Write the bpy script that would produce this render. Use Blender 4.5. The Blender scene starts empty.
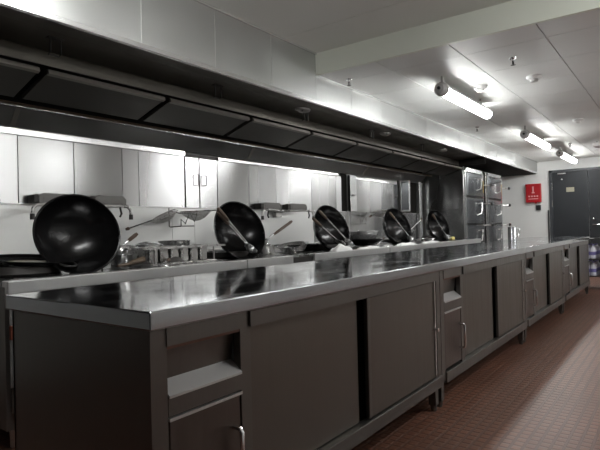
import bpy, bmesh, math, random
from mathutils import Vector, Matrix
random.seed(7)
S = bpy.context.scene
C = S.collection
PI = math.pi

# ------------------------------------------------------------------ materials
def mat(name, base, metal=0.0, rough=0.5, noise=None, bump=None, rvar=0.0, cvar=0.0, aniso=0.0, spec=0.5, coat=0.0, tang=None, det=4):
    m = bpy.data.materials.new(name); m.use_nodes = True
    nt = m.node_tree; b = nt.nodes['Principled BSDF']
    b.inputs['Base Color'].default_value = (*base, 1)
    b.inputs['Metallic'].default_value = metal
    b.inputs['Roughness'].default_value = rough
    b.inputs['Specular IOR Level'].default_value = spec
    b.inputs['Coat Weight'].default_value = coat
    b.inputs['Anisotropic'].default_value = aniso
    if tang:
        cx = nt.nodes.new('ShaderNodeCombineXYZ')
        for i_ in range(3): cx.inputs[i_].default_value = tang[i_]
        nt.links.new(cx.outputs[0], b.inputs['Tangent'])
    if noise:
        tc = nt.nodes.new('ShaderNodeTexCoord'); mp = nt.nodes.new('ShaderNodeMapping')
        mp.inputs['Scale'].default_value = noise
        nz = nt.nodes.new('ShaderNodeTexNoise'); nz.inputs['Scale'].default_value = 1.0
        nz.inputs['Detail'].default_value = det
        nt.links.new(tc.outputs['Object'], mp.inputs['Vector']); nt.links.new(mp.outputs[0], nz.inputs['Vector'])
        if rvar:
            r = nt.nodes.new('ShaderNodeMapRange')
            r.inputs['From Min'].default_value = .3; r.inputs['From Max'].default_value = .7
            r.inputs['To Min'].default_value = max(.02, rough-rvar); r.inputs['To Max'].default_value = rough+rvar
            nt.links.new(nz.outputs['Fac'], r.inputs['Value']); nt.links.new(r.outputs[0], b.inputs['Roughness'])
        if cvar:
            r = nt.nodes.new('ShaderNodeMix'); r.data_type = 'RGBA'
            r.inputs[6].default_value = tuple(c*(1-cvar) for c in base)+(1,)
            r.inputs[7].default_value = tuple(min(1, c*(1+cvar)) for c in base)+(1,)
            nt.links.new(nz.outputs['Fac'], r.inputs[0]); nt.links.new(r.outputs[2], b.inputs['Base Color'])
        if bump:
            bp = nt.nodes.new('ShaderNodeBump'); bp.inputs['Strength'].default_value = bump
            bp.inputs['Distance'].default_value = .002
            nt.links.new(nz.outputs['Fac'], bp.inputs['Height']); nt.links.new(bp.outputs[0], b.inputs['Normal'])
    return m

M = {}
M['front'] = mat('brushed_steel_cabinet', (.150,.142,.132), .85, .34, (60,60,3), .03, .06, .10)
M['door'] = mat('brushed_steel_door', (.138,.125,.110), .85, .38, (70,70,3), .03, .06, .12)
M['dooralt'] = mat('brushed_steel_small_door', (.12,.10,.09), .85, .38, (70,70,3), .03, .06, .12)
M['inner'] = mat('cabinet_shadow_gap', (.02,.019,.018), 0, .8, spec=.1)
M['top'] = mat('polished_steel_worktop', (.43,.445,.465), 1.0, .10, (3,9,3), .02, .05, .08)
M['rail'] = mat('satin_steel_rail', (.54,.54,.54), .65, .36, (1,6,6), None, .05, .06)
M['deck'] = mat('range_deck_steel', (.30,.30,.30), 1.0, .25, (9,9,9), .1, .1, .25)
M['rangefront'] = mat('range_front_steel', (.16,.15,.14), .8, .4, (40,40,3), .05, .05, .1)
M['wallpanel'] = mat('wall_panel_steel', (.58,.58,.585), 1.0, .26, (1.7,1.7,.12), None, .07, .05, aniso=.8, tang=(0,0,1), det=0)
M['wallpanel2'] = mat('wall_panel_steel_dim', (.38,.38,.38), 1.0, .24, (1.9,1.9,.12), None, .07, .16, aniso=.8, tang=(0,0,1), det=0)  # darker copy of the panel steel; weaker lamp reflections painted into its colour
M['splash'] = mat('splashback_steel', (.62,.62,.61), .6, .36, (2,2,1), None, .05, .05, aniso=.6, tang=(0,0,1))
M['trim'] = mat('bright_steel_trim', (.80,.80,.80), .9, .25)
M['fascia'] = mat('hood_fascia_steel', (.54,.55,.54), .85, .36, (2,2,1.2), None, .06, .08)
M['seal'] = mat('pale_sealant', (.72,.73,.70), 0, .5)
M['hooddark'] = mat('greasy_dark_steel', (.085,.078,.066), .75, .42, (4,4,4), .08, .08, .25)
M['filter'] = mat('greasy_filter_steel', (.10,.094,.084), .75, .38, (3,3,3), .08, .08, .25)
M['filteredge'] = mat('filter_edge_steel', (.32,.30,.27), .85, .32)
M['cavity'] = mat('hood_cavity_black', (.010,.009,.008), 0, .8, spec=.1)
M['brownlip'] = mat('grease_brown_lip', (.16,.11,.07), .4, .5)
M['hoodface'] = mat('hood_back_face_steel', (.24,.235,.23), .85, .34, (4,4,12), .08, .06, .12)
M['iron'] = mat('seasoned_black_iron', (.012,.0115,.012), .5, .22, (7,7,7), .08, .06, .3)
M['ironout'] = mat('sooty_black_iron', (.03,.028,.028), .5, .36, (11,11,11), .25, .08, .3)
M['steel'] = mat('shiny_steel', (.74,.74,.74), .8, .18, (12,12,12), .05, .06, .05)
M['dullsteel'] = mat('worn_steel', (.46,.45,.44), .85, .3, (12,12,12), .05, .08, .1)
M['darksteel'] = mat('dark_pipe_steel', (.16,.155,.15), .9, .3)
M['castdark'] = mat('burner_cast_iron', (.035,.032,.03), .4, .5, (30,30,30), .3, .1, .3)
M['wood'] = mat('used_wood', (.085,.055,.038), 0, .5, (10,10,60), .2, .1, .35)
M['woodpale'] = mat('pale_wood', (.10,.07,.045), 0, .5, (20,20,60), .2, .1, .3)
M['cloth'] = mat('white_cloth', (.78,.78,.77), 0, .9, (40,40,40), .5, 0, .06)
M['sponge'] = mat('yellow_sponge', (.60,.50,.16), 0, .9, (60,60,60), .6, 0, .2)
M['ceil'] = mat('ceiling_panel', (.78,.79,.77), .15, .46, (.6,.6,.6), None, .05, .03, spec=.2)
M['ceilup'] = mat('upper_ceiling_panel', (.74,.74,.70), .1, .45, (.6,.6,.6), None, .05, .04)
M['seam'] = mat('ceiling_seam', (.16,.16,.155), .2, .5)
M['seamlight'] = mat('ceiling_seam_light', (.7,.7,.68), .4, .4)
M['beam'] = mat('painted_beam', (.80,.83,.74), 0, .45, (2,2,2), None, .05, .03)
M['wallwhite'] = mat('white_wall', (.74,.75,.74), 0, .45, (2,2,2), .0, .05, .03)
M['walldull'] = mat('plain_wall', (.50,.50,.49), 0, .5, (2,2,2), .0, .05, .03)
M['doorgrey'] = mat('dark_grey_door_paint', (.030,.033,.037), .1, .42, (3,3,3), None, .06, .1, spec=.3)
M['walldark'] = mat('dark_plain_wall', (.10,.10,.10), 0, .5)
M['doorframe'] = mat('door_frame_paint', (.05,.054,.06), .1, .4)
M['plate'] = mat('brass_plate', (.38,.36,.27), .5, .4)
M['chrome'] = mat('chrome', (.75,.75,.76), 1, .15)
M['red'] = mat('red_enamel', (.42,.010,.016), 0, .35)
M['redmark'] = mat('pale_red_mark', (.80,.45,.45), 0, .5)
M['black'] = mat('black_plastic', (.015,.015,.016), 0, .35)
M['rustline'] = mat('rusty_edge', (.13,.06,.04), .3, .5)
M['basin'] = mat('satin_basin_steel', (.62,.62,.62), .75, .25)
M['oil'] = mat('tan_oil_film', (.30,.25,.18), 0, .25)
M['boxgrey'] = mat('tarnished_grey_steel', (.13,.125,.12), .7, .42, (12,12,12), None, .1, .1)
M['grey'] = mat('grey_plastic', (.42,.41,.40), 0, .4)
M['white'] = mat('white_plastic', (.78,.78,.77), 0, .35)
M['window'] = mat('steamer_glass_grey', (.19,.20,.21), .7, .16, (6,6,2), .2, .1, .2)
M['yellow'] = mat('yellow_sticker', (.65,.48,.12), 0, .5)
M['rust'] = mat('red_brown_bracket', (.12,.03,.015), .2, .5)
M['bottle'] = mat('clear_film_pack', (.74,.74,.82), 0, .25)
M['blue'] = mat('blue_violet_label', (.22,.20,.48), 0, .4)
def emat(name, col, s):
    m = bpy.data.materials.new(name); m.use_nodes = True
    b = m.node_tree.nodes['Principled BSDF']
    b.inputs['Base Color'].default_value = (.8,.8,.8,1)
    b.inputs['Emission Color'].default_value = (*col, 1); b.inputs['Emission Strength'].default_value = s
    return m
M['tube'] = emat('lit_tube_cover', (.99, 1, .985), 27)

# floor: red quarry tiles with raised studs
def floor_mat():
    m = bpy.data.materials.new('red_brown_quarry_tiles'); m.use_nodes = True
    nt = m.node_tree; b = nt.nodes['Principled BSDF']; L = nt.links.new
    tc = nt.nodes.new('ShaderNodeTexCoord')
    def brick(scale, w, mortar):
        t = nt.nodes.new('ShaderNodeTexBrick'); t.offset = 0; t.squash = 1
        t.inputs['Scale'].default_value = 1; t.inputs['Brick Width'].default_value = w
        t.inputs['Row Height'].default_value = w; t.inputs['Mortar Size'].default_value = mortar
        t.inputs['Mortar Smooth'].default_value = .3
        L(tc.outputs['Object'], t.inputs['Vector']); return t
    big = brick(1, .30, .0035); small = brick(1, .05, .008)
    big.inputs['Color1'].default_value = (.175,.075,.045,1); big.inputs['Color2'].default_value = (.150,.065,.040,1)
    big.inputs['Mortar'].default_value = (.12,.065,.048,1)
    nz = nt.nodes.new('ShaderNodeTexNoise'); nz.inputs['Scale'].default_value = 2.3; nz.inputs['Detail'].default_value = 5
    L(tc.outputs['Object'], nz.inputs['Vector'])
    mx = nt.nodes.new('ShaderNodeMix'); mx.data_type = 'RGBA'; mx.blend_type = 'MULTIPLY'; mx.inputs[0].default_value = .75
    L(big.outputs['Color'], mx.inputs[6]); 
    rp = nt.nodes.new('ShaderNodeValToRGB'); rp.color_ramp.elements[0].position = .3; rp.color_ramp.elements[0].color = (.62,.62,.62,1)
    rp.color_ramp.elements[1].position = .7; rp.color_ramp.elements[1].color = (1.15,1.15,1.15,1)
    L(nz.outputs['Fac'], rp.inputs[0]); L(rp.outputs[0], mx.inputs[7])
    mx2 = nt.nodes.new('ShaderNodeMix'); mx2.data_type = 'RGBA'
    L(small.outputs['Fac'], mx2.inputs[0]); L(mx.outputs[2], mx2.inputs[6]); mx2.inputs[7].default_value = (.105,.050,.034,1)
    L(mx2.outputs[2], b.inputs['Base Color'])
    ad = nt.nodes.new('ShaderNodeMath'); ad.operation = 'MAXIMUM'
    L(big.outputs['Fac'], ad.inputs[0]); L(small.outputs['Fac'], ad.inputs[1])
    bp = nt.nodes.new('ShaderNodeBump'); bp.invert = True; bp.inputs['Strength'].default_value = .6; bp.inputs['Distance'].default_value = .004
    L(ad.outputs[0], bp.inputs['Height']); L(bp.outputs[0], b.inputs['Normal'])
    b.inputs['Roughness'].default_value = .42
    return m
M['floor'] = floor_mat()

# ------------------------------------------------------------------ mesh helpers
class MB:
    def __init__(s): s.bm = bmesh.new(); s.mi = 0
    def _tag(s, n0):
        s.bm.faces.ensure_lookup_table()
        for f in s.bm.faces[n0:]: f.material_index = s.mi
    def box(s, x0, x1, y0, y1, z0, z1, bev=0, mx=None):
        n0 = len(s.bm.faces)
        r = bmesh.ops.create_cube(s.bm, size=1)
        m = Matrix.Translation(((x0+x1)/2,(y0+y1)/2,(z0+z1)/2)) @ Matrix.Diagonal((abs(x1-x0),abs(y1-y0),abs(z1-z0),1))
        bmesh.ops.transform(s.bm, matrix=m, verts=r['verts'])
        if bev:
            es = list({e for v in r['verts'] for e in v.link_edges})
            rb = bmesh.ops.bevel(s.bm, geom=es, offset=bev, segments=2, profile=.5, affect='EDGES')
            vs = list({v for f in rb['faces'] for v in f.verts} | {v for v in r['verts'] if v.is_valid})
        else: vs = r['verts']
        if mx is not None: bmesh.ops.transform(s.bm, matrix=mx, verts=vs)
        s._tag(n0); return s
    def prism(s, prof, x0, x1, axis='X'):
        """closed 2-D outline (a,b) swept along an axis: X -> (y,z); Y -> (x,z); Z -> (x,y)"""
        n0 = len(s.bm.faces)
        def P(a, b, t): return {'X':(t,a,b), 'Y':(a,t,b), 'Z':(a,b,t)}[axis]
        A = [s.bm.verts.new(P(a,b,x0)) for a,b in prof]; B = [s.bm.verts.new(P(a,b,x1)) for a,b in prof]
        n = len(prof)
        s.bm.faces.new(A[::-1]); s.bm.faces.new(B)
        for i in range(n): s.bm.faces.new((A[i],A[(i+1)%n],B[(i+1)%n],B[i]))
        s._tag(n0); return s
    def tube(s, pts, r, seg=10, caps=True):
        n0 = len(s.bm.faces)
        P = [Vector(p) for p in pts]; rings = []
        rs = r if isinstance(r, (list, tuple)) else [r]*len(P)
        prev = None
        for i, p in enumerate(P):
            d = (P[min(i+1,len(P)-1)]-P[max(i-1,0)]).normalized()
            if prev is None:
                a = Vector((0,0,1)) if abs(d.z) < .9 else Vector((1,0,0))
                u = d.cross(a).normalized()
            else:
                u = (prev - d*prev.dot(d)).normalized()
            prev = u; w = d.cross(u)
            rings.append([s.bm.verts.new(p + (u*math.cos(2*PI*k/seg)+w*math.sin(2*PI*k/seg))*rs[i]) for k in range(seg)])
        for a, b in zip(rings, rings[1:]):
            for k in range(seg): s.bm.faces.new((a[k],a[(k+1)%seg],b[(k+1)%seg],b[k]))
        if caps: s.bm.faces.new(rings[0][::-1]); s.bm.faces.new(rings[-1])
        s._tag(n0); return s
    def lathe(s, prof, seg=40, mx=None, sx=1, sy=1):
        """(r,z) outline turned about z"""
        n0 = len(s.bm.faces); new = []
        rings = []
        for r, z in prof:
            if r < 1e-6: v = s.bm.verts.new((0,0,z)); rings.append([v]); new.append(v)
            else:
                R = [s.bm.verts.new((r*math.cos(2*PI*k/seg)*sx, r*math.sin(2*PI*k/seg)*sy, z)) for k in range(seg)]
                rings.append(R); new += R
        for a, b in zip(rings, rings[1:]):
            for k in range(seg):
                k2 = (k+1)%seg
                if len(a) == 1 and len(b) == 1: continue
                if len(a) == 1: s.bm.faces.new((a[0],b[k],b[k2]))
                elif len(b) == 1: s.bm.faces.new((a[k2],a[k],b[0]))
                else: s.bm.faces.new((a[k],b[k],b[k2],a[k2]))
        if mx is not None: bmesh.ops.transform(s.bm, matrix=mx, verts=new)
        s._tag(n0); return s
    def build(s, name, mats, parent=None, smooth=False, loc=None):
        bmesh.ops.recalc_face_normals(s.bm, faces=s.bm.faces)
        me = bpy.data.meshes.new(name); s.bm.to_mesh(me); s.bm.free()
        for m in (mats if isinstance(mats, (list, tuple)) else [mats]): me.materials.append(m)
        if smooth:
            me.polygons.foreach_set('use_smooth', [True]*len(me.polygons)); me.set_sharp_from_angle(angle=math.radians(40))
        o = bpy.data.objects.new(name, me); C.objects.link(o)
        if loc: o.location = loc
        if parent: o.parent = parent
        return o
def tag(o, label=None, cat=None, group=None, kind=None):
    if label: o['label'] = label
    if cat: o['category'] = cat
    if group: o['group'] = group
    if kind: o['kind'] = kind
    return o
def empty(name, loc, label, cat, group=None, rz=0):
    o = bpy.data.objects.new(name, None); C.objects.link(o)
    o.location = loc; o.rotation_euler = (0,0,rz); o.empty_display_size = .1
    return tag(o, label, cat, group)
def copy_tree(o, parent=None):
    c = o.copy(); C.objects.link(c)
    if parent: c.parent = parent
    for ch in [k for k in bpy.data.objects if k.parent == o]: copy_tree(ch, c)
    return c
def struct(o): o['kind'] = 'structure'; return o

# ------------------------------------------------------------------ key planes (metres; x along the aisle, y towards the cook line)
XN, XF = -2.6, 12.235
YR, YW = -2.4, 3.72
ZL, ZU = 2.34, 2.526
XB = 3.732            # beam face
YH = 2.548            # hood front

struct(MB().box(XN, XF, YR, YW, -.05, 0).build('floor', M['floor']))
w = MB().box(XN, XF, YW, YW+.1, 0, 2.75); struct(w.build('wall_back', M['walldull']))
w = MB().box(XF, XF+.1, YR, YW, 0, 2.75); struct(w.build('wall_far', M['wallwhite']))
w = MB().box(XN, XF, YR-.1, YR, 0, 2.75); struct(w.build('wall_right', M['walldull']))
w = MB().box(XN-.1, XN, YR, YW, 0, 2.75); struct(w.build('wall_near', M['walldark']))

# low ceiling: metal panels 0.6 m with open seams
m = MB(); m.box(XB+.02, XF, YR, YH-.0, ZL+.012, ZL+.03); m.mi = 1
x = 4.08-.605
xs = []
while x < XF: xs.append(x); x += .605
ys = [1.37-.605*k for k in range(-2, 7)]
m.mi = 0
xe = [XB+.02]+[q for q in xs if q > XB+.1]+[XF]; ye = sorted([YR]+[q for q in ys if YR < q < YH-.05]+[YH])
for i in range(len(xe)-1):
    for j in range(len(ye)-1):
        gy0 = .006 if (j % 2 == 0) else .002
        m.box(xe[i]+.003, xe[i+1]-.003, ye[j]+.004, ye[j+1]-.004, ZL, ZL+.012)
m.mi = 1; m.box(XB+.02, XF, YR, YH, ZL+.03, ZL+.034)
struct(m.build('ceiling', [M['ceil'], M['seam']]))
struct(MB().box(XB+.02, XF, YH-.03, YH-.003, ZL-.012, ZL+.001).build('trim_1', M['trim']))
# upper ceiling over the near part of the kitchen
m = MB()
xe = [XN, .25, 1.25, 2.25, 3.267, XB+.02]
ye = [YR, -1, .2, 1.37, YH]
for i in range(len(xe)-1):
    m.box(xe[i]+.0025, xe[i+1]-.0025, YR, YH, ZU, ZU+.012)
m.mi = 1; m.box(XN, XB+.02, YR, YH, ZU+.012, ZU+.03)
struct(m.build('ceiling', [M['ceilup'], M['seamlight']]))
struct(MB().box(XB, XB+.03, YR, YH, ZL-.002, ZU+.02).build('trim_2', M['beam']))
struct(MB().box(XN, XB, YH-.018, YH-.001, ZU-.014, ZU).build('trim_3', M['trim']))
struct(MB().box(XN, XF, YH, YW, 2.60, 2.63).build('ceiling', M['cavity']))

# ------------------------------------------------------------------ worktables
def worktable(x0, x1, label):
    F, B = 1.074, 1.80; W = x1-x0
    t = empty('worktable', (x0, F, 0), label, 'worktable', 'stainless worktables along the aisle')
    def Q(): return MB()
    f = Q()                                                # carcass: side panels, posts, rails
    f.box(0, .052, .004, .03, .14, .75); f.box(.325*W/1.9-.0, .37*W/1.9, .004, .03, .14, .75)
    f.box(W-.05, W-.004, .004, .03, .13, .75)
    f.box(.05, .33*W/1.9, .0, .03, .703, .75)            # rail over the drawer
    f.box(.365*W/1.9, W-.05, -.004, .03, .703, .75)            # rail over the doors
    f.box(.05, W-.004, -.006, .035, .128, .188, .004)         # bottom rail
    f.box(0, .012, .03, B-F, .13, .75); f.box(W-.016, W-.004, .03, B-F, .13, .75); f.box(0, W, B-F-.012, B-F, .13, .75)
    f.box(0, W, .03, B-F, .13, .145)
    fr = f.build('carcass', M['front'], t)
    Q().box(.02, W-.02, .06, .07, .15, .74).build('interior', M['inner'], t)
    tp = Q(); tp.box(-.006, W+.0, -.008, .76, .752, .800, .004)
    tp.build('worktop', M['top'] , t)
    a, b = .054, .325*W/1.9
    r = Q(); r.prism([(.045,.60),(.030,.703),(.052,.703),(.055,.60)], a, b, 'X').build('drawer_recess', M['front'], t)
    # drawer with an angled grip lip
    d = Q(); d.prism([(.046,.604),(.046,.52),(.004,.52),(.004,.572)], a, b, 'X')
    dr = d.build('drawer', M['front'], t)
    Q().prism([(.046,.609),(.046,.604),(.004,.572),(-.001,.568),(-.001,.575)], a, b, 'X').build('grip_lip', M['rail'], dr)
    Q().box(a, b, .006, .028, .694, .702).build('rusty_edge', M['rustline'], t)
    sd = Q().box(a+.004, b-.004, .006, .026, .20, .508, .003).build('small_door', M['dooralt'], t)
    h = Q(); hx = b-.035; h.tube([(hx,.006,.42),(hx,-.02,.42),(hx,-.028,.41),(hx,-.028,.29),(hx,-.02,.28),(hx,.006,.28)], .007, 8)
    h.build('handle', M['chrome'], sd, True)
    Q().box(a, b, -.001, .01, .508, .516).build('drawer_edge', M['rail'], t)
    c0 = .37*W/1.9; mid = c0+(W-.055-c0)*.46
    l = Q().box(c0+.02, mid, .026, .040, .190, .702, .003).build('sliding_door', M['door'], t)
    rd = Q(); rd.box(mid+.075, W-.085, .006, .022, .192, .700, .003)
    rd = rd.build('sliding_door', M['door'], t)
    Q().box(mid+.05, mid+.075, .004, .024, .192, .700, .003).build('door_edge', M['front'], rd)
    k = Q(); k.lathe([(0,.0),(.007,.0),(.007,.02),(.011,.024),(.011,.03),(0,.032)], 14, Matrix.Translation((W-.10,.006,.45)) @ Matrix.Rotation(PI/2,4,'X'))
    k.build('knob', M['chrome'], rd, True)
    Q().box(W-.085, W-.075, .0, .02, .192, .702).build('door_track', M['trim'], t)
    for lx, ly in ((.03,.03),(W-.05,.03),(.03,.68),(W-.05,.68)):
        lg = Q(); lg.box(lx-.02, lx+.02, ly-.015, ly+.025, .035, .13); lg.tube([(lx,ly+.005,0),(lx,ly+.005,.04)], [.014,.02], 12)
        lg.build('leg', M['front'], t)
    return t
XS = [.817, 2.73, 4.60, 6.34, 8.25]
LB = ['nearest stainless worktable with its big dark end panel towards the viewer',
      'second stainless worktable, behind the nearest one, with bright drawer lip and bar handle',
      'third stainless worktable from the near end, with nothing standing on it',
      'last stainless worktable in the row, with the steel jug on it']
for i in range(4): worktable(XS[i], XS[i+1]-.004, LB[i])

# ------------------------------------------------------------------ wok ranges
def ring_cut(cx, cy): pass
def cooking_range(x0, x1, burners, label, gaps=()):
    t = empty('cooking_range', (x0, 2.5, 0), label, 'cooking range', 'wok ranges along the back wall')
    W = x1-x0
    b = MB(); b.box(.0, W, .02, 1.17, .10, .762); b.build('body', M['rangefront'], t)
    d = MB(); d.box(0, W, .05, 1.17, .762, .782)
    d.build('deck', M['deck'], t)
    x = 0.0; segs = []
    for g0, g1 in gaps: segs.append((x, g0)); x = g1
    segs.append((x, W))
    for s0, s1 in segs: MB().box(s0+.002, s1-.002, -.012, .05, .728, .79, .005).build('front_rail', M['rail'], t)
    for g0, g1 in gaps: MB().box(g0, g1, .006, .05, .728, .772).build('control_recess', M['castdark'], t)
    MB().box(0, W, 1.08, 1.17, .782, .83).build('rear_duct', M['dullsteel'], t)
    p = MB()
    p.box(.02, W/2-.01, .004, .02, .18, .70, .003); p.box(W/2+.01, W-.02, .004, .02, .18, .70, .003)
    p.build('front_panel', M['rangefront'], t)
    for bx in burners:
        q = MB(); q.lathe([(.17,.0),(.20,.0),(.215,.012),(.20,.05),(.185,.055),(.17,.05),(.165,.01),(.17,0)], 36, Matrix.Translation((bx-x0,.50,.782)))
        q.build('burner_ring', M['castdark'], t, True)
    for lx in (.06, W-.06):
        for ly in (.08, 1.1):
            MB().tube([(lx,ly,0),(lx,ly,.10)], [.018,.022], 12).build('leg', M['dullsteel'], t)
    return t
r1 = cooking_range(1.11, 2.73, [1.41,2.35], 'nearest wok range, its dark end behind the left of the nearest worktable')
MB().box(.012, .045, -.004, .006, .30, .70).build('corner_strip', M['trim'], r1)
MB().box(.010, .048, -.012, .004, .52, .585, .003).build('pipe_clip', M['rust'], r1)
MB().lathe([(0,0),(.006,0),(.006,.006),(0,.008)], 10, Matrix.Translation((.03,-.004,.33)) @ Matrix.Rotation(PI/2,4,'X')).build('screw', M['chrome'], r1)
cooking_range(2.734, 4.95, [3.05,4.45], 'long wok range with the dark control recess in its pale front rail', gaps=((.54,.83),))
cooking_range(4.954, 6.40, [5.95], 'wok range below the fourth wok with crumpled white cloths on its rail')
cooking_range(6.404, 8.0, [7.45], 'last wok range, beside the steam cabinets')

# ------------------------------------------------------------------ back wall cladding
def clad(name, label, xs, z0, z1, y=3.69, mats=None, seamw=.004):
    t = empty(name, (xs[0], y, z0), label, 'wall cabinet')
    for i in range(len(xs)-1):
        p = MB(); p.box(xs[i]-xs[0]+seamw, xs[i+1]-xs[0]-seamw*.2, 0, .022, 0, z1-z0, .002)
        p.build('sliding_panel', mats[i % len(mats)] if mats else M['wallpanel'], t)
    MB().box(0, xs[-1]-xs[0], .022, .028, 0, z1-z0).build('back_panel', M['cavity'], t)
    return t
Z0, Z1 = 1.225, 1.695
wc = clad('wall_cabinet', 'long flush wall cabinet of bright panels behind the nearest wok', [-.3,.5,1.12,1.73,2.14,2.56,2.72,3.22], Z0, Z1, mats=[M['wallpanel'],M['wallpanel'],M['wallpanel'],M['wallpanel2'],M['wallpanel2'],M['wallpanel'],M['wallpanel']])  # darker panels imitate the dim stretch between lamp reflections
MB().box(0, 3.52, -.02, .0, Z1-Z0, Z1-Z0+.045, .003).build('top_rail', M['trim'], wc)
wc = clad('wall_cabinet', 'narrow wall cabinet with two small wire handles meeting at a dark gap', [3.224,3.40,3.636], Z0, Z1+.0, mats=[M['wallpanel'], M['wallpanel']], seamw=.012)
for hx in (.135, .235):
    h = MB(); h.tube([(hx,.0,.21),(hx,-.03,.212),(hx,-.036,.218),(hx,-.036,.302),(hx,-.03,.308),(hx,.0,.31)], .005, 8).build('handle', M['darksteel'], wc, True)
MB().box(0, .42, -.004, .02, Z1-Z0, Z1-Z0+.03).build('top_rail', M['castdark'], wc)
wc = clad('wall_cabinet', 'wide flush wall cabinet between the wire handles and the dark open slot', [3.64,4.10,4.56,5.25,5.82,5.95], Z0, Z1, mats=[M['wallpanel2'],M['wallpanel2'],M['wallpanel'],M['wallpanel2'],M['wallpanel']])
MB().box(0, 2.2, -.02, 0, Z1-Z0, Z1-Z0+.03, .003).build('top_rail', M['trim'], wc)
# open cupboard slot + recess cabinet
wc = empty('wall_cabinet', (6.12, 3.69, Z0), 'wall cabinet with darker brushed panels right of the dark open slot', 'wall cabinet')
MB().box(0, .17, -.04, .0, 0, .50, .003).build('side_door', M['wallpanel'], wc)
for i, (a, b) in enumerate(((.19,.62),(.63,1.05),(1.06,1.56))):
    MB().box(a, b, .0, .02, 0, .45, .002).build('sliding_panel', M['wallpanel2'], wc)
MB().box(.19, 1.2, -.02, 0, .45, .48, .003).build('top_rail', M['trim'], wc)
MB().lathe([(0,0),(.012,0),(.014,.02),(0,.024)], 12, Matrix.Translation((.06,-.04,.22)) @ Matrix.Rotation(PI/2,4,'X')).build('knob', M['darksteel'], wc, True)
MB().lathe([(0,0),(.012,0),(.014,.02),(0,.024)], 12, Matrix.Translation((1.50,0,.25)) @ Matrix.Rotation(PI/2,4,'X')).build('knob', M['darksteel'], wc, True)
wc = empty('wall_cabinet', (7.70, 3.69, Z0), 'open wall cabinet whose small framed door stands ajar beside the steam cabinets', 'wall cabinet')
MB().box(0, .72, .012, .025, .0, .56).build('back_panel', M['cavity'], wc)
MB().box(0, .03, -.02, .012, 0, .55).build('side_post', M['darksteel'], wc)
dm = MB(); mx = Matrix.Translation((.05,0,0)) @ Matrix.Rotation(math.radians(-70),4,'Z')
for bb in ((0,.022,-.012,.012,.02,.52),(.138,.16,-.012,.012,.02,.52),(0,.16,-.012,.012,.02,.045),(0,.16,-.012,.012,.495,.52)): dm.box(*bb, mx=mx)
fo = dm.build('door', M['trim'], wc)
MB().box(.022,.138,-.004,.004,.045,.495, mx=mx).build('door_pane', M['window'], fo)
MB().box(.70, .80, -.05, .0, -.44, .60, .004).build('corner_post', M['trim'], wc)
# splashback sheets (fixed cladding)
m = MB()
xs = [-.3, 1.0, 3.075, 3.34, 5.3, 6.9, 8.5]
for i in range(6):
    m.mi = 1 if i >= 4 else 0; m.box(xs[i]+.002, xs[i+1]-.002, 3.70, 3.72, .78, Z0-.004)
m.box(5.95, 6.12, 3.708, 3.72, Z0, 1.72) if False else None
struct(m.build('trim_4', [M['splash'], M['wallpanel2']]))
struct(MB().box(-.3, 8.5, 3.685, 3.72, Z0-.006, Z0, ).build('trim_5', M['trim']))
struct(MB().box(5.95, 6.12, 3.71, 3.72, Z0, 1.74).build('slot_shade_sheet', M['cavity']))  # flat black sheet stands in for the shade inside the open slot

# ------------------------------------------------------------------ extractor hood
hd = empty('extractor_hood', (-1.0, YH, 2.09), 'long stainless extractor hood hanging above the wok ranges', 'extractor hood')
OX, OY, OZ = -1.0, YH, 2.09
def H(): return MB()
def hb(mb, x0, x1, y0, y1, z0, z1, bev=0): mb.box(x0-OX, x1-OX, y0-OY, y1-OY, z0-OZ, z1-OZ, bev)
seams = [1.92-.603*k for k in range(4,-1,-1)] + [1.92+.603*k for k in range(1,3)] + [XB]
f = H(); e = [OX]+seams
for i in range(len(e)-1): hb(f, e[i]+.003, e[i+1]-.003, YH, YH+.012, 2.118, ZU)
s2 = [XB+.603*k for k in range(0, 15)]; s2 = [q for q in s2 if q < XF-.1]+[XF-.002]
for i in range(len(s2)-1): hb(f, s2[i]+.003, s2[i+1]-.003, YH, YH+.012, 2.118, ZL+.02)
f.mi = 1; hb(f, OX, XB, YH+.003, YH+.013, 2.115, ZU); hb(f, XB, XF-.002, YH+.003, YH+.013, 2.115, ZL+.02)
f.build('fascia', [M['fascia'], M['seal']], hd)
f = H(); hb(f, OX, XF-.002, YH-.006, YH+.02, 2.086, 2.118, .004); f.build('bottom_lip', M['trim'], hd)
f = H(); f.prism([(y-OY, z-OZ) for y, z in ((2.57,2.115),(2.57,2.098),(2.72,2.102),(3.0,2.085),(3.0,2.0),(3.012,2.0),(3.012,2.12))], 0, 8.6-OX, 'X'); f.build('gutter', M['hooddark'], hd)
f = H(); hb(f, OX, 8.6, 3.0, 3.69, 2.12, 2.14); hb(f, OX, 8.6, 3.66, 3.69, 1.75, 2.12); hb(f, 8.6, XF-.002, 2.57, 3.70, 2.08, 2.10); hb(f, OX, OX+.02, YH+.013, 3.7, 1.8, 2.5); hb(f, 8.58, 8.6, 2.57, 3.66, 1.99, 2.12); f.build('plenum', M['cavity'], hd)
k0 = 1.546-.895*2
for k in range(10):
    xa = k0+.895*k; xb = min(xa+.865, 8.56)
    if xa < OX: continue
    xa0, xb0 = xa+.022-OX, xb-OX
    p = H(); p.prism([(2.955-OY,1.945-OZ),(3.27-OY,1.845-OZ),(3.28-OY,1.87-OZ),(2.965-OY,1.97-OZ)], xa0, xb0, 'X')
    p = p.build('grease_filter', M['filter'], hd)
    q = H(); q.prism([(2.945-OY,1.938-OZ),(2.968-OY,1.930-OZ),(2.972-OY,1.955-OZ),(2.95-OY,1.962-OZ)], xa0, xb0, 'X'); q.build('bright_edge', M['filteredge'], p)
f = H(); hb(f, OX, 8.56, 3.47, 3.50, 1.855, 1.868); f.build('drip_channel', M['brownlip'], hd)
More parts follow.
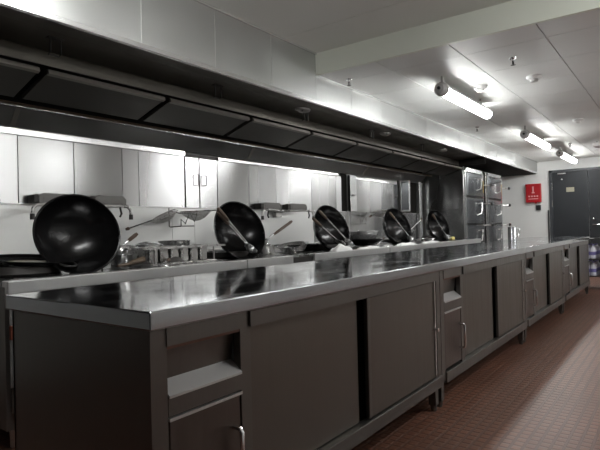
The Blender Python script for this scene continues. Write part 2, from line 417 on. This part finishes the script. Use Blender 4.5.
f = H(); f.prism([(3.55-OY,1.865-OZ),(3.65-OY,1.742-OZ),(3.68-OY,1.742-OZ),(3.68-OY,1.865-OZ)], 0, 8.5-OX, 'X'); f.build('rear_slope', M['hoodface'], hd)
for xx in (1.66, 4.03, 6.45):
    f = H(); f.prism([(3.543-OY,1.862-OZ),(3.643-OY,1.742-OZ),(3.65-OY,1.742-OZ),(3.55-OY,1.865-OZ)], xx-OX, xx+.035-OX, 'X')
    f.build('slope_joint', M['filteredge'], hd)
f = H(); hb(f, OX, 8.5, 3.535, 3.56, 1.858, 1.880, .003); f.build('rear_edge', M['trim'], hd)
for xx in (1.53, 2.79, 3.92, 5.2, 6.6):
    b = H(); cx = xx-OX
    b.tube([(cx-.03,.25,.01),(cx-.03,.25,-.075),(cx-.03,.27,-.085),(cx+.03,.27,-.085),(cx+.03,.25,-.075),(cx+.03,.25,.01)], .005, 8)
    b.box(cx-.045, cx+.045, .235, .275, .0, .018, .003)
    b.build('bracket', M['castdark'], hd, True)
for xx in (3.86, 5.5, 7.3):
    b = H(); b.lathe([(0,-.03),(.03,-.028),(.055,-.015),(.06,.01),(0,.012)], 24, Matrix.Translation((xx-OX,.24,.01)), sx=1.6)
    b.build('unlit_lamp', M['dullsteel'], hd, True)

# ------------------------------------------------------------------ steam cabinets
def steamer(x0, label, wd=1.08):
    t = empty('steam_cabinet', (x0, 2.93, 0), label, 'steam cabinet', 'steam cabinets below the hood')
    MB().box(0, wd, .012, .76, .08, 1.98, .006).build('body', M['fascia'] if 0 else M['wallpanel2'], t)
    for lx in (.06, wd-.06):
        for ly in (.07,.70): MB().tube([(lx,ly,0),(lx,ly,.085)], .02, 10).build('leg', M['dullsteel'], t)
    f = MB()
    f.box(.02,.08,-.012,.012,.45,1.97); f.box(wd-.09,wd-.02,-.012,.012,.45,1.97); f.box(.02,wd-.02,-.012,.012,1.91,1.97)
    f.build('front_frame', M['trim'], t)
    for i, (z0, z1) in enumerate(((1.49,1.90),(1.02,1.47),(.50,1.00))):
        d = MB(); d.box(.09, wd-.10, -.03, .01, z0+.01, z1-.01, .008)
        d.box(.12, wd-.13, -.036, -.028, z0+.05, z1-.04, .003)
        d = d.build('door', M['window'], t)
        MB().tube([(wd*.58,-.03,z1-.10),(wd*.60,-.085,z1-.09),(wd*.66,-.085,z1-.08),(wd*.60,-.085,z1-.27),(wd*.52,-.03,z1-.30)], .011, 8).build('handle', M['dullsteel'], d, True)
        MB().box(.05,wd-.05,-.014,.012,z0-.015,z0+.005).build('door_seal', M['black'], t)
    MB().box(wd-.085, wd-.03, -.014, -.010, 1.58, 1.80).build('sticker', M['yellow'], t)
    for z in (1.72, 1.38, .99):
        v = MB(); v.tube([(wd-.02,.0,z),(wd+.05,-.05,z),(wd+.10,-.10,z)], .011, 8)
        v = v.build('valve_pipe', M['dullsteel'], t, True)
        MB().lathe([(0,-.03),(.022,-.026),(.03,0),(.022,.026),(0,.03)], 14, Matrix.Translation((wd+.115,-.115,z))).build('valve_knob', M['black'], v, True)
    return t
s1 = steamer(8.60, 'left of the two tall steel steam cabinets, its brushed side towards the woks', 1.03)
s2_ = steamer(9.82, 'right of the two tall steel steam cabinets, next to the white wall', 1.0)
MB().box(-.0, .006-.012, .0+.012, .76, 1.262, 1.268).build('side_seam', M['castdark'], s1)

# ------------------------------------------------------------------ far wall fittings
d = bpy.data.objects.new('door_1', None); C.objects.link(d); d.location = (XF, 1.57, 0); d['kind'] = 'structure'
def db(mb, y0, y1, z0, z1, x0, x1, bev=0): mb.box(-x1, -x0, y0-1.57, y1-1.57, z0, z1, bev)
f = MB(); db(f, 2.25, 2.31, 0, 2.13, 0, .05); db(f, .83, .89, 0, 2.13, 0, .05); db(f, .83, 2.31, 2.08, 2.13, 0, .05); f.build('door_frame', M['doorframe'], d)
lf = MB(); db(lf, 1.575, 2.248, .01, 2.078, .0, .035, .003); lf = lf.build('door_leaf', M['doorgrey'], d)
rf = MB(); db(rf, .892, 1.567, .01, 2.078, .0, .035, .003); rf = rf.build('door_leaf', M['doorgrey'], d)
p = MB(); db(p, 1.83, 1.98, 1.65, 1.745, .035, .041); p.build('sign_plate', M['plate'], lf)
for z in (1.78, 1.42, .5):
    p = MB(); db(p, 2.245, 2.262, z-.07, z+.07, .035, .055, .003); p.build('hinge', M['chrome'], lf)
p = MB(); db(p, 1.98, 2.14, 2.03, 2.06, .035, .07, .004); p.build('door_closer', M['chrome'], lf)
p = MB(); p.lathe([(0,0),(.022,0),(.02,.008),(0,.01)], 16, Matrix.Translation((-.035, 2.06-1.57, 1.92)) @ Matrix.Rotation(-PI/2,4,'Y')).build('peephole', M['chrome'], lf, True)
p = MB(); p.lathe([(0,0),(.028,0),(.026,.02),(0,.024)], 16, Matrix.Translation((-.035, 1.49-1.57, 1.06)) @ Matrix.Rotation(-PI/2,4,'Y')).build('lock', M['chrome'], rf, True)
p = MB(); p.tube([(-.035,1.50-1.57,.95),(-.08,1.50-1.57,.95),(-.085,1.48-1.57,.95),(-.085,1.33-1.57,.95)], .011, 10).build('handle', M['chrome'], rf, True)
p = MB(); p.box(-.03,0, -.18+.0, -.02, 2.085, 2.11); p.build('closer_arm', M['chrome'], rf)

fb = empty('fire_blanket_box', (XF, 2.625, 1.46), 'red fire blanket box hanging on the white far wall', 'fire blanket box')
MB().box(-.09, -.002, -.155, .155, 0, .40, .012).build('case', M['red'], fb)
MB().box(-.094, -.03, -.16, .16, .375, .405, .006).build('lid', M['red'], fb)
g = MB()
g.box(-.0915,-.0895,-.012,.012,.22,.32); g.box(-.0915,-.0895,-.03,.03,.20,.225); g.box(-.0915,-.0895,-.02,.02,.325,.345)
for k in range(4): g.box(-.0915,-.0895,-.10+.055*k,-.065+.055*k,.12,.15)
g.box(-.0915,-.0895,-.10,.10,.07,.085)
g.build('printed_mark', M['redmark'], fb)
MB().box(-.075,-.015,-.06,-.02,-.02,.0).build('pull_tab', M['red'], fb)
sw = MB().box(XF-.05, XF-.001, 2.49, 2.585, 1.29, 1.40, .005).build('wall_switch', M['black'])
tag(sw, 'small black switch box on the white wall under the red box', 'switch')
pp = MB().tube([(XF-.04,2.34,.0),(XF-.04,2.34,1.28)], .014, 10).build('mop_handle', M['black'], smooth=True)
tag(pp, 'thin dark pole leaning against the wall at the left door edge', 'pole')
# emergency lamp
el = empty('emergency_light', (9.75, 1.12, 2.24), 'small white ceiling lamp unit at the right edge above the door', 'lamp')
MB().box(-.03,.25,-.05,.05,0,.06,.015).build('housing', M['white'], el); MB().tube([(.1,0,.055),(.1,0,.100)], .012, 8).build('rod', M['grey'], el)

# ------------------------------------------------------------------ tube lamps
def lamp(x0, L, y, zc, label, group='tube lamps under the ceiling'):
    t = empty('tube_lamp', (x0, y, zc), label, 'lamp', group)
    MB().tube([(.03,0,-.12),(L-.02,0,-.12),(L,0,-.12)], [.052,.052,.042], 20).build('light_cover', M['tube'], t, True)
    for q, s_ in ((0,1),(L,-1)):
        c = MB(); c.lathe([(0,-.055),(.04,-.05),(.062,-.02),(.064,.02),(.055,.05),(0,.055)], 20, Matrix.Translation((q,0,-.12)) @ Matrix.Rotation(PI/2,4,'Y'))
        if q == 0: c = c.build('end_cap', M['grey'], t, True); MB().lathe([(0,0),(.016,0),(.014,.012),(0,.014)], 12, Matrix.Translation((-.055,0,-.12)) @ Matrix.Rotation(-PI/2,4,'Y')).build('cable_gland', M['black'], c)
        else: c.bm.free()
    for q in (.02, L-.25): MB().tube([(q,0,-.07),(q,0,0)], .011, 8).build('rod', M['grey'], t)
    h = MB(); n_ = 10; pr = []
    for q in range(n_+1):
        a_ = math.radians(8)+math.radians(164)*q/n_; pr.append((.0555*math.cos(a_), -.12+.0555*math.sin(a_)))
    pr += [(-.02,-.060),(.02,-.060)]
    h.prism(pr, .03, L-.02, 'X'); h.build('housing', M['white'], t)
    return t
lamp(4.50, 1.37, 1.715, ZL, 'nearest lit tube lamp hanging from the low ceiling')
lamp(7.54, 1.45, 1.715, ZL, 'middle lit tube lamp hanging from the low ceiling')
lamp(10.05, 1.5, 1.715, ZL, 'farthest lit tube lamp, close to the far door')
lamp(.45, 1.2, 1.715, ZU, 'lit tube lamp under the upper ceiling near the viewer')
lamp(2.2, 1.37, -.55, ZU, 'added unseen tube lamp brightening the beam and upper ceiling from the aisle side', 'aisle tube lamps')  # extra lamp out of view, added to lift the beam and upper ceiling
for i, x in enumerate((3.80, 6.85, 9.90)): lamp(x, 1.37, -1.3, ZL, 'lit tube lamp over the aisle on the right, %s of the low ceiling row' % ['nearest','middle','farthest'][i], 'aisle tube lamps')

def ceil_fit(name, x, y, z, kind, label, cat):
    t = empty(name, (x, y, z), label, cat, 'ceiling fittings')
    if kind == 'sprinkler':
        MB().lathe([(0,0),(.03,0),(.028,-.008),(.01,-.012),(.01,-.03),(0,-.03)], 16).build('base', M['chrome'], t, True)
        c = MB(); c.tube([(-.014,0,-.028),(-.014,0,-.05),(0,0,-.056),(.014,0,-.05),(.014,0,-.028)], .004, 6); c.lathe([(0,-.056),(.02,-.058),(0,-.062)], 12)
        c.build('deflector', M['castdark'], t)
    else:
        MB().lathe([(0,0),(.065,0),(.065,-.016),(.05,-.03),(0,-.032)], 24).build('base', M['white'], t, True)
        MB().lathe([(0,-.03),(.036,-.03),(.032,-.052),(0,-.058)], 20).build('sensor', M['grey'] if kind == 'smoke' else M['white'], t, True)
    return t
ceil_fit('sprinkler', 4.41, 1.077, ZL, 'sprinkler', 'dark sprinkler head left of the white smoke detector', 'sprinkler')
ceil_fit('smoke_detector', 5.077, 1.062, ZL, 'smoke', 'white round smoke detector with a grey centre on the low ceiling', 'smoke detector')
ceil_fit('smoke_detector', 5.094, 1.55, ZL, 'plain', 'pale round detector just behind the nearest tube lamp', 'smoke detector')
ceil_fit('smoke_detector', 7.572, 1.069, ZL, 'plain', 'small distant white detector near the right edge of the ceiling', 'smoke detector')
ceil_fit('sprinkler', 4.036, 2.393, ZL, 'sprinkler', 'dark sprinkler head close to the beam and the hood', 'sprinkler')
ceil_fit('sprinkler', 7.176, 2.245, ZL, 'sprinkler', 'small sprinkler head beside the hood, under the nearest tube lamp', 'sprinkler')
ceil_fit('sprinkler', 9.824, 1.52, ZL, 'sprinkler', 'farthest sprinkler head between the last two tube lamps', 'sprinkler')

# ------------------------------------------------------------------ woks and tools
R, DP = .238, .165
def wok_profile():
    rs = (R*R+DP*DP)/(2*DP); pin = []; pout = []
    n = 12; a1 = math.asin(R/rs)
    for i in range(n+1):
        a = a1*i/n; pout.append((rs*math.sin(a), DP-(rs-(rs-rs*math.cos(a)))*0-(DP-(rs-rs*math.cos(a)))))
        pin.append(((rs-.004)*math.sin(a), (rs-(rs-.004)*math.cos(a))))
    return pin, pout
pin, pout = wok_profile()   # z=0 bowl bottom, z=DP rim
def make_wok(label, mx_rot, loc, ears=(-PI/2, PI/2), k=1.0):
    t = empty('wok', loc, label, 'wok', 'black iron woks on the ranges')
    t.rotation_euler = mx_rot
    b = MB(); b.lathe([(r,(z-DP)*k) for r,z in pout]+[(R+.004,.002),(R,.005),(R-.006,.002)]+[(r,(z-DP)*k) for r,z in pin[::-1]][1:], 64)
    b.build('bowl', M['iron'], t, True)
    for a in ears:
        h = MB(); pts = []
        for k in range(9):
            q = PI*k/8; lx = -.055*math.cos(q); ly = R-.004+.042*math.sin(q)*(1)
            p = Matrix.Rotation(a-PI/2,4,'Z') @ Vector((lx, ly, -.006-.012*math.sin(q)))
            pts.append(tuple(p))
        h.tube(pts, .006, 8).build('ear_handle', M['ironout'], t, True)
    return t
def stand_wok(x, tilt, yaw, label, y=2.80, zc=1.003):
    # rim plane near vertical: local +z (opening) points to -y, leaning back by tilt
    return make_wok(label, (PI/2-tilt, 0, yaw), (x, y, zc), (-PI/2+.25,))
W1 = stand_wok(1.645, math.radians(17), math.radians(-14), 'nearest black wok propped upright, hiding the tap behind it')
W2 = stand_wok(3.0, math.radians(19), math.radians(-10), 'second black wok from the left, with a brown handled ladle across it')
W3 = stand_wok(4.33, math.radians(19), math.radians(-9), 'third black wok, beside the white lump on the rail')
W4 = stand_wok(5.80, math.radians(19), math.radians(-12), 'fourth black wok, in front of the wall cabinet with the ajar door')
W5 = stand_wok(7.11, math.radians(19), math.radians(-12), 'smallest looking black wok, propped in front of the steam cabinet side')
wk = make_wok('black wok lying almost flat on the burner at the left edge', (.09,0,.35), (1.47, 2.98, .866), k=.30)
MB().lathe([(0,-.024),(.14,-.024),(.14,-.022),(0,-.022)], 32).build('oil_film', M['oil'], wk, True)

def tool(kind, a, b, label, wood=.13, name='wok_ladle', headr=.055, roll=0, dp=.035):
    """a = head end, b = grip end"""
    A, B = Vector(a), Vector(b); d = (B-A); L = d.length
    t = empty(name, A, label, name.split('_')[-1], 'cooking ladles and turners')
    q = d.to_track_quat('X', 'Z') @ Matrix.Rotation(roll,4,'X').to_quaternion(); t.rotation_mode = 'QUATERNION'; t.rotation_quaternion = q
    MB().tube([(.04,0,0),(L-wood+.02,0,0)], .0065, 8).build('shaft', M['steel'], t, True)
    g = MB(); g.tube([(L-wood,0,0),(L-wood*.8,0,0),(L-.02,0,0),(L,0,0)], [.010,.013,.014,.010], 12).build('grip', M['wood'], t, True)
    h = MB()
    if kind == 'ladle':
        pr = [(0,-.035),(.02,-.033),(.04,-.02),(headr,.0),(headr-.002,.001),(.038,-.018),(.018,-.031),(0,-.033)]
        h.lathe(pr, 24, Matrix.Translation((-.01,0,.0)))
        h.build('bowl', M['steel'], t, True)
    elif kind == 'spatula':
        h.prism([(-.05,-.045),(.02,-.05),(.05,-.012),(.05,.012),(.02,.05),(-.05,.045)], -.003, .001, 'Z')
        h.box(-.045,.02,-.048,-.044,0,.012); h.box(-.045,.02,.044,.048,0,.012)
        h.build('blade', M['dullsteel'], t)
    elif kind == 'skimmer':
        Rr = headr
        for k in range(5):
            rr = Rr*(1-k*.2); zz = -dp*(1-(rr/Rr)**2)
            h.tube([(rr*math.cos(2*PI*j/28)-.5*Rr, rr*math.sin(2*PI*j/28), zz) for j in range(29)], .0035 if k == 0 else .0016, 6)
        for k in range(12):
            a_ = 2*PI*k/12
            h.tube([(rr*math.cos(a_)-.5*Rr, rr*math.sin(a_), -dp*(1-(rr/Rr)**2)) for rr in [Rr*j/4 for j in range(5)]], .0014, 5)
        mm = MB(); mm.lathe([(0,-dp),(Rr*.3,-dp*.91),(Rr*.6,-dp*.64),(Rr*.98,-dp*.04)], 28, Matrix.Translation((-.5*Rr,0,0)))
        hh = h.build('rim_wires', M['dullsteel'], t, True)
        mm.build('mesh', M['meshmat'], hh, True)
    return t
# perforated wire mesh material
def meshm():
    m = bpy.data.materials.new('wire_mesh'); m.use_nodes = True; nt = m.node_tree; b = nt.nodes['Principled BSDF']
    b.inputs['Base Color'].default_value = (.35,.33,.3,1); b.inputs['Metallic'].default_value = .9; b.inputs['Roughness'].default_value = .4
    tc = nt.nodes.new('ShaderNodeTexCoord'); t = nt.nodes.new('ShaderNodeTexBrick'); t.offset = 0
    t.inputs['Scale'].default_value = 1; t.inputs['Brick Width'].default_value = .011; t.inputs['Row Height'].default_value = .011
    t.inputs['Mortar Size'].default_value = .0016; nt.links.new(tc.outputs['Object'], t.inputs['Vector'])
    nt.links.new(t.outputs['Fac'], b.inputs['Alpha']); return m
M['meshmat'] = meshm()
# woks 2..5: ladle + turner lying across
tool('ladle', (2.99,2.69,.87), (2.72,2.76,1.17), 'ladle with a brown wooden grip lying across the second wok')
tool('spatula', (3.04,2.74,.86), (2.77,2.81,1.14), 'wok turner next to the brown gripped ladle in the second wok', name='wok_turner')
tool('ladle', (4.45,2.70,.87), (4.09,2.79,1.17), 'ladle lying across the third wok', wood=.12)
tool('spatula', (4.36,2.74,.86), (4.05,2.84,1.10), 'wok turner inside the third wok, left of the ladle', name='wok_turner')
tool('ladle', (5.92,2.70,.86), (5.57,2.79,1.17), 'ladle lying across the fourth wok', wood=.12)
tool('ladle', (6.05,2.76,.95), (6.52,2.80,1.10), 'ladle pointing up to the right of the fourth wok', wood=.05)
tool('ladle', (7.14,2.70,.85), (6.82,2.77,1.16), 'ladle lying across the wok by the steam cabinet', wood=.10)
# skimmers on wall brackets
def bracket(x, label):
    t = empty('wire_bracket', (x, 3.70, 1.05), label, 'bracket', 'wire brackets on the splashback')
    m = MB(); y0, y1 = -.0, -.16
    m.tube([(0,y0,.18),(0,y0,0),(0,-.02,-.005),(.0,y1,0),(.15,y1,0)], .005, 8)
    m.build('frame', M['darksteel'], t, True)
    m = MB(); m.tube([(0,y1,.0),(.0,y1,.06),(.05,y1,.02),(.10,y1,.12),(.155,y1,.04),(.19,y1,.11)], .005, 8); m.build('zigzag_hook', M['darksteel'], t, True)
    m = MB(); m.tube([(0,0,.14),(0,y1,.11),(.15,y1,.115)], .004, 8); m.build('support', M['darksteel'], t, True)
    return t
bracket(3.04, 'zigzag wire bracket on the wall left of the second wok')
bracket(6.18, 'wire bracket on the wall left of the fourth wok')
tool('skimmer', (3.26,3.50,1.185), (3.52,3.45,1.195), 'wire mesh skimmer resting level on the left wall bracket', wood=.10, name='wire_skimmer', headr=.14, dp=.085)
tool('skimmer', (6.66,3.52,1.21), (6.36,3.50,1.15), 'wire mesh skimmer on the wall bracket behind the fourth wok', wood=.08, name='wire_skimmer', headr=.15, dp=.08)
s = tool('skimmer', (2.84,3.60,1.12), (2.55,3.64,1.03), 'added wire skimmer standing in for a wall reflection left of the zigzag bracket', wood=.03, name='wire_skimmer', headr=.125, roll=.35, dp=.05)  # extra skimmer modelled where the wall only shows a blurred reflection

# taps + boxes over them
def faucet(x0, x1, label):
    t = empty('swing_tap', ((x0+x1)/2, 3.70, 1.19), label, 'tap', 'swing taps on the splashback')
    h = (x1-x0)/2
    MB().box(-.05,.05,-.05,0,-.05,.03,.008).build('valve_block', M['dullsteel'], t)
    for s_ in (-1,1):
        pts = [(s_*.03,-.04,.01),(s_*.05,-.16,.015),(s_*(h-.10),-.20,.02),(s_*(h-.03),-.20,.015),(s_*(h-.005),-.20,-.01),(s_*h,-.20,-.05)]
        p = MB(); p.tube(pts, .012, 10); sp = p.build('spout', M['dullsteel'], t, True)
        MB().tube([(s_*h,-.20,-.045),(s_*h,-.20,-.085)], [.015,.016], 12).build('nozzle', M['castdark'], sp, True)
        MB().tube([(s_*(h-.10),-.20,.02),(s_*(h-.085),-.20,-.04),(s_*(h-.10),-.20,-.065)], .008, 8).build('lever', M['castdark'], t, True)
    return t
faucet(1.73, 2.50, 'swing tap with two arms behind the nearest wok')
faucet(4.09, 5.01, 'swing tap with two arms between the second and third woks')
def wbox(x0, x1, label):
    t = empty('metal_box', (x0, 3.70, 1.225), label, 'metal box', 'metal boxes over the swing taps')
    w_ = x1-x0
    MB().prism([(0,0),(w_,0),(w_,.045),(w_-.03,.07),(.03,.07),(0,.055)], -.10, 0, 'Y').build('body', M['boxgrey'], t)
    MB().box(-.035, .002, -.095, -.0, .0, .060, .006).build('end_plate', M['castdark'], t)
    MB().box(.03, w_-.04, -.103, -.098, .008, .045, .001).build('front_plate', M['boxgrey'], t)
    return t
wbox(1.83, 2.06, 'grey metal box above the left arm of the nearest tap')
wbox(2.26, 2.53, 'grey metal box above the right arm of the nearest tap')
wbox(4.23, 4.53, 'dark metal box, left one of the pair above the farther tap')
wbox(4.70, 5.02, 'dark metal box, right one of the pair above the farther tap')

# ------------------------------------------------------------------ pots, rack, cloths on the range deck (deck z .782)
ZD = .783
def bowl(name, x, y, z, r0, r1, h, label, cat, mt='steel', group=None, th=.003):
    o = MB().lathe([(0,0),(r0,0),(r0+(r1-r0)*.6,h*.5),(r1,h),(r1+.006,h+.001),(r1+.006,h-.003),(r1-th,h-.002),(r0+(r1-r0)*.6-th,h*.5),(r0-th,th),(0,th)], 36).build(name, M[mt], None, True, (x,y,z))
    return tag(o, label, cat, group)
def pot(x, y, z, r, h, label, mt='steel', handles=True, name='steel_pot'):
    t = empty(name, (x,y,z), label, 'pot')
    MB().lathe([(0,0),(r-.006,0),(r,.006),(r,h-.006),(r+.005,h),(r,h+.002),(r-.004,h),(r-.004,.006),(0,.005)], 36).build('body', M[mt], t, True)
    if handles:
        for s_ in (-1,1): MB().tube([(s_*r,-.02,h*.75),(s_*(r+.022),-.018,h*.76),(s_*(r+.022),.018,h*.76),(s_*r,.02,h*.75)], .004, 8).build('handle', M[mt], t, True)
    return t
pot(2.10, 3.05, ZD, .082, .07, 'lower steel pot of the stack right of the nearest wok')
pot(2.10, 3.05, ZD+.074, .088, .058, 'upper steel pot of the stack right of the nearest wok')
pot(2.36, 3.12, ZD, .10, .13, 'shiny steel pot behind the left end of the condiment rack')
pot(2.64, 3.16, ZD, .12, .15, 'wide steel pot behind the middle of the condiment rack')
tool('ladle', (2.03,2.98,.90), (2.14,2.93,.995), 'flat wooden handled scoop sticking up from the stacked pots', wood=.075, headr=.04)
# wood handled brush & ladle in front
t = empty('wooden_pestle', (2.03,2.78,ZD+.03), 'pale brown wooden brush head lying beside the nearest wok', 'brush')
MB().tube([(-.07,0,-.005),(-.05,0,0),(.03,.01,.012),(.05,.012,.016),(.052,.013,.016)], [.010,.014,.020,.020,.014], 16).build('head', M['woodpale'], t, True)
MB().tube([(-.16,-.02,-.012),(-.07,0,-.005)], .009, 8).build('handle', M['wood'], t, True)
tool('ladle', (2.08,2.60,.80), (2.34,2.85,.815), 'brown handled ladle lying low in front of the stacked pots', wood=.16, headr=.035)
# condiment rack
rk = empty('condiment_rack', (2.42, 2.90, ZD), 'low steel rack holding a row of condiment containers', 'rack')
MB().box(-.30,.27,-.15,.13,.0,.012,.003).build('base_tray', M['dullsteel'], rk)
f = MB(); f.box(-.36,.36,-.15,-.11,.105,.118); f.box(-.36,.36,.09,.13,.105,.118); f.box(-.36,-.32,-.11,.09,.105,.118); f.box(.32,.36,-.11,.09,.105,.118); f.build('top_frame', M['dullsteel'], rk)
for lx in (-.27,.26):
    for ly in (-.13,.11): MB().tube([(lx,ly,.0),(lx,ly,.105)], .006, 8).build('leg', M['dullsteel'], rk)
for k in range(6):
    x = 2.42-.255+.088*k
    m = MB()
    m.box(-.036,.036,-.09,.09,0,.003); m.box(-.036,-.033,-.09,.09,0,.095); m.box(.033,.036,-.09,.09,0,.095); m.box(-.036,.036,-.09,-.087,0,.095); m.box(-.036,.036,.087,.09,0,.095)
    m.box(-.040,.040,-.094,-.087,.092,.096); m.box(-.040,.040,.087,.094,.092,.096)
    c = m.build('condiment_container', M['dullsteel'], None, False, (x, 2.89, ZD+.0125))
    ordn = ['leftmost', 'second from left', 'third from left', 'fourth from left', 'fifth from left', 'rightmost']
    tag(c, 'steel condiment container in the low rack, %s of the six' % ordn[k], 'container', 'condiment containers in the rack')
o = MB().lathe([(0,.02),(.02,.02),(.07,.008),(.085,0),(.085,-.004),(0,0)], 32).build('pot_lid', M['steel'], None, True, (2.36,3.12,ZD+.135)); tag(o, 'round steel lid on the pot behind the condiment rack', 'lid')
# pots between wok 2 and 3
pot(3.50, 3.0, ZD, .10, .085, 'dark pot right of the second wok, under a shiny small bowl', 'dullsteel')
bowl('steel_bowl', 3.50, 3.0, ZD+.088, .035, .055, .055, 'small shiny steel bowl on top of the dark pot', 'bowl')
tool('ladle', (3.52,3.0,.895), (3.93,3.0,1.075), 'ladle with a long brown handle rising right from the small bowl', wood=.30, headr=.03)
t = empty('frying_pan', (3.86, 2.93, ZD+.005), 'shallow steel pan tilted on the range right of the second wok', 'pan')
t.rotation_euler = (0, math.radians(-10), 0)
MB().lathe([(0,0),(.11,0),(.145,.05),(.15,.052),(.142,.05),(.108,.004),(0,.003)], 36, Matrix.Translation((0,0,.02))).build('body', M['steel'], t, True)
MB().tube([(-.12,-.08,.05),(-.20,-.16,.055),(-.33,-.28,.04)], .009, 8).build('handle', M['dullsteel'], t, True)
wk2 = make_wok('black wok lying flat right of the steel pan', (0,0,.4), (4.14, 3.10, .783+.166*.36), k=.35)
# between wok 3 and 4
wk3 = make_wok('black wok lying flat under the steel basin', (0,0,1.2), (5.28, 3.0, .783+.166*.46), k=.45)
bowl('steel_basin', 5.28, 3.0, ZD+.085, .15, .19, .09, 'shiny steel basin between the third and fourth woks', 'basin', mt='basin')
o = MB().lathe([(0,.045),(.03,.044),(.09,.028),(.125,0),(.128,-.004),(0,-.004)], 36).build('pot_lid', M['steel'], None, True, (5.22,2.72,ZD+.006)); tag(o, 'domed steel lid lying on the rail below the basin', 'lid')
tool('ladle', (4.95,2.66,.80), (5.42,2.80,.87), 'thin ladle lying beside the domed lid', wood=.05, headr=.04)
def cloth(x, y, L, D, Hh, label, seed):
    rnd = random.Random(seed); m = MB(); bm = m.bm; nx, ny = 18, 10
    vs = {}
    ph = [rnd.uniform(0,6) for _ in range(6)]
    for lay in (0,1):
        for i in range(nx+1):
            for j in range(ny+1):
                u, v = i/nx-.5, j/ny-.5
                edge = max(abs(u), abs(v))*2
                hgt = Hh*(1-edge**4)*(.65+.35*math.sin(9*u+ph[0]+4*v)*math.cos(7*v+ph[1])) + .004
                wob = 1+.08*math.sin(5*u+ph[2])+.08*math.cos(6*v+ph[3])
                vs[lay,i,j] = bm.verts.new((u*L*wob, v*D*wob, hgt if lay else 0))
    for lay in (0,1):
        for i in range(nx):
            for j in range(ny):
                bm.faces.new((vs[lay,i,j],vs[lay,i+1,j],vs[lay,i+1,j+1],vs[lay,i,j+1]))
    for i in range(nx):
        for j in (0,ny): bm.faces.new((vs[0,i,j],vs[0,i+1,j],vs[1,i+1,j],vs[1,i,j]))
    for j in range(ny):
        for i in (0,nx): bm.faces.new((vs[0,i,j],vs[0,i,j+1],vs[1,i,j+1],vs[1,i,j]))
    return tag(m.build('dishcloth', M['cloth'], None, True, (x,y,.791)), label, 'cloth', 'white cloths on the ranges')
cloth(4.05, 2.53, .26, .08, .065, 'tall crumpled white cloth on the rail below the third wok', 1)
cloth(4.55, 2.53, .40, .07, .020, 'flat white cloth on the rail right of the third wok', 2)
cloth(5.45, 2.53, .42, .07, .028, 'flat white cloth on the rail below the fourth wok', 3)
cloth(6.15, 2.53, .48, .07, .022, 'flat white cloth on the rail right of the fourth wok', 4)
o = bowl('steel_bowl', 6.72, 2.80, ZD, .05, .09, .05, 'small steel bowl between the last two woks', 'bowl')
o = MB().box(-.06,.06,-.04,.04,0,.045,.012).build('sponge', M['sponge'], None, False, (7.72,2.85,ZD)); tag(o, 'small yellow sponge right of the farthest wok', 'sponge')

# jug on third/last worktable
t = empty('steel_jug', (6.92, 1.76, .801), 'small shiny steel jug standing alone on the last worktable', 'jug')
MB().lathe([(0,0),(.058,0),(.062,.006),(.062,.185),(.066,.19),(.060,.192),(.058,.185),(.058,.006),(0,.006)], 32).build('body', M['steel'], t, True)
MB().tube([(.04,-.045,.165),(.07,-.085,.165),(.075,-.095,.12),(.06,-.07,.04),(.04,-.045,.04)], .007, 8).build('handle', M['steel'], t, True)
MB().lathe([(0,.20),(.02,.198),(.06,.193),(.06,.19),(0,.19)], 32).build('lid', M['dullsteel'], t, True)

t.scale = (.82,.82,.85)
# bottle packs at the end of the row: stand on the floor on a low trolley
tr = empty('trolley', (8.62, 1.05, 0), 'dark wire trolley behind the last worktable, carrying bottle packs', 'trolley')
for z in (.20,.45): MB().box(0,.62,-.25,.25,z,z+.015).build('shelf', M['darksteel'], tr)
for lx in (.01,.61):
    for ly in (-.24,.24): MB().tube([(lx,ly,0),(lx,ly,.78)], .011, 8).build('post', M['darksteel'], tr)
MB().box(0,.62,-.25,.25,.74,.755).build('shelf', M['castdark'], tr)
def pack(x, y, z, label):
    t = empty('bottle_pack', (x,y,z), label, 'bottle pack', 'bottle packs on the trolley')
    for i in range(3):
        for j in range(2):
            b = MB(); b = b.lathe([(0,0),(.036,0),(.038,.01),(.038,.13),(.03,.155),(.014,.175),(.014,.19),(0,.19)], 18).build('bottle', M['bottle'], t, True, ((i-1)*.08, (j-.5)*.08, 0))
            MB().lathe([(.0385,.05),(.0392,.05),(.0392,.10),(.0385,.10)], 18).build('label_band', M['blue'], b, True)
            MB().lathe([(0,.19),(.016,.19),(.016,.205),(0,.205)], 14).build('cap', M['blue'], b, True)
    return t
for z, nm in ((.215,'lower shelf'),(.465,'upper shelf')):
    for x, nn in ((8.77,'left'),(9.06,'right')):
        for y, n3 in ((.90,'front'),(1.12,'back')):
            pack(x, y, z, 'pack of blue labelled bottles on the trolley %s, %s %s' % (nm, n3, nn))
k = MB(); k.tube([(0,0,0),(0,0,.012)], .09, 20); k = tag(k.build('black_bag', M['black'], None, True, (8.75,.98,.756)), 'flat black dish on top of the trolley', 'dish')

# ------------------------------------------------------------------ world, camera, view
wd = bpy.data.worlds.new('world'); S.world = wd; wd.use_nodes = True
wd.node_tree.nodes['Background'].inputs[0].default_value = (.02,.02,.022,1)
cam = bpy.data.cameras.new('camera'); co = bpy.data.objects.new('camera', cam); C.objects.link(co)
fw = Vector((0.80430036,0.5941631,0.00843508)); rt = Vector((0.59417352,-0.80396925,-0.02431616)); up = Vector((0.00766622,-0.02456939,0.99966873))
co.matrix_world = Matrix(((rt.x,up.x,-fw.x,0),(rt.y,up.y,-fw.y,0),(rt.z,up.z,-fw.z,.996),(0,0,0,1)))
cam.sensor_width = 36; cam.lens = 519.19/600*36; cam.clip_start = .02
S.camera = co
S.view_settings.view_transform = 'Standard'; S.view_settings.look = 'None'
S.view_settings.gamma = 1; S.view_settings.use_curve_mapping = False
S.view_settings.exposure = 0.75
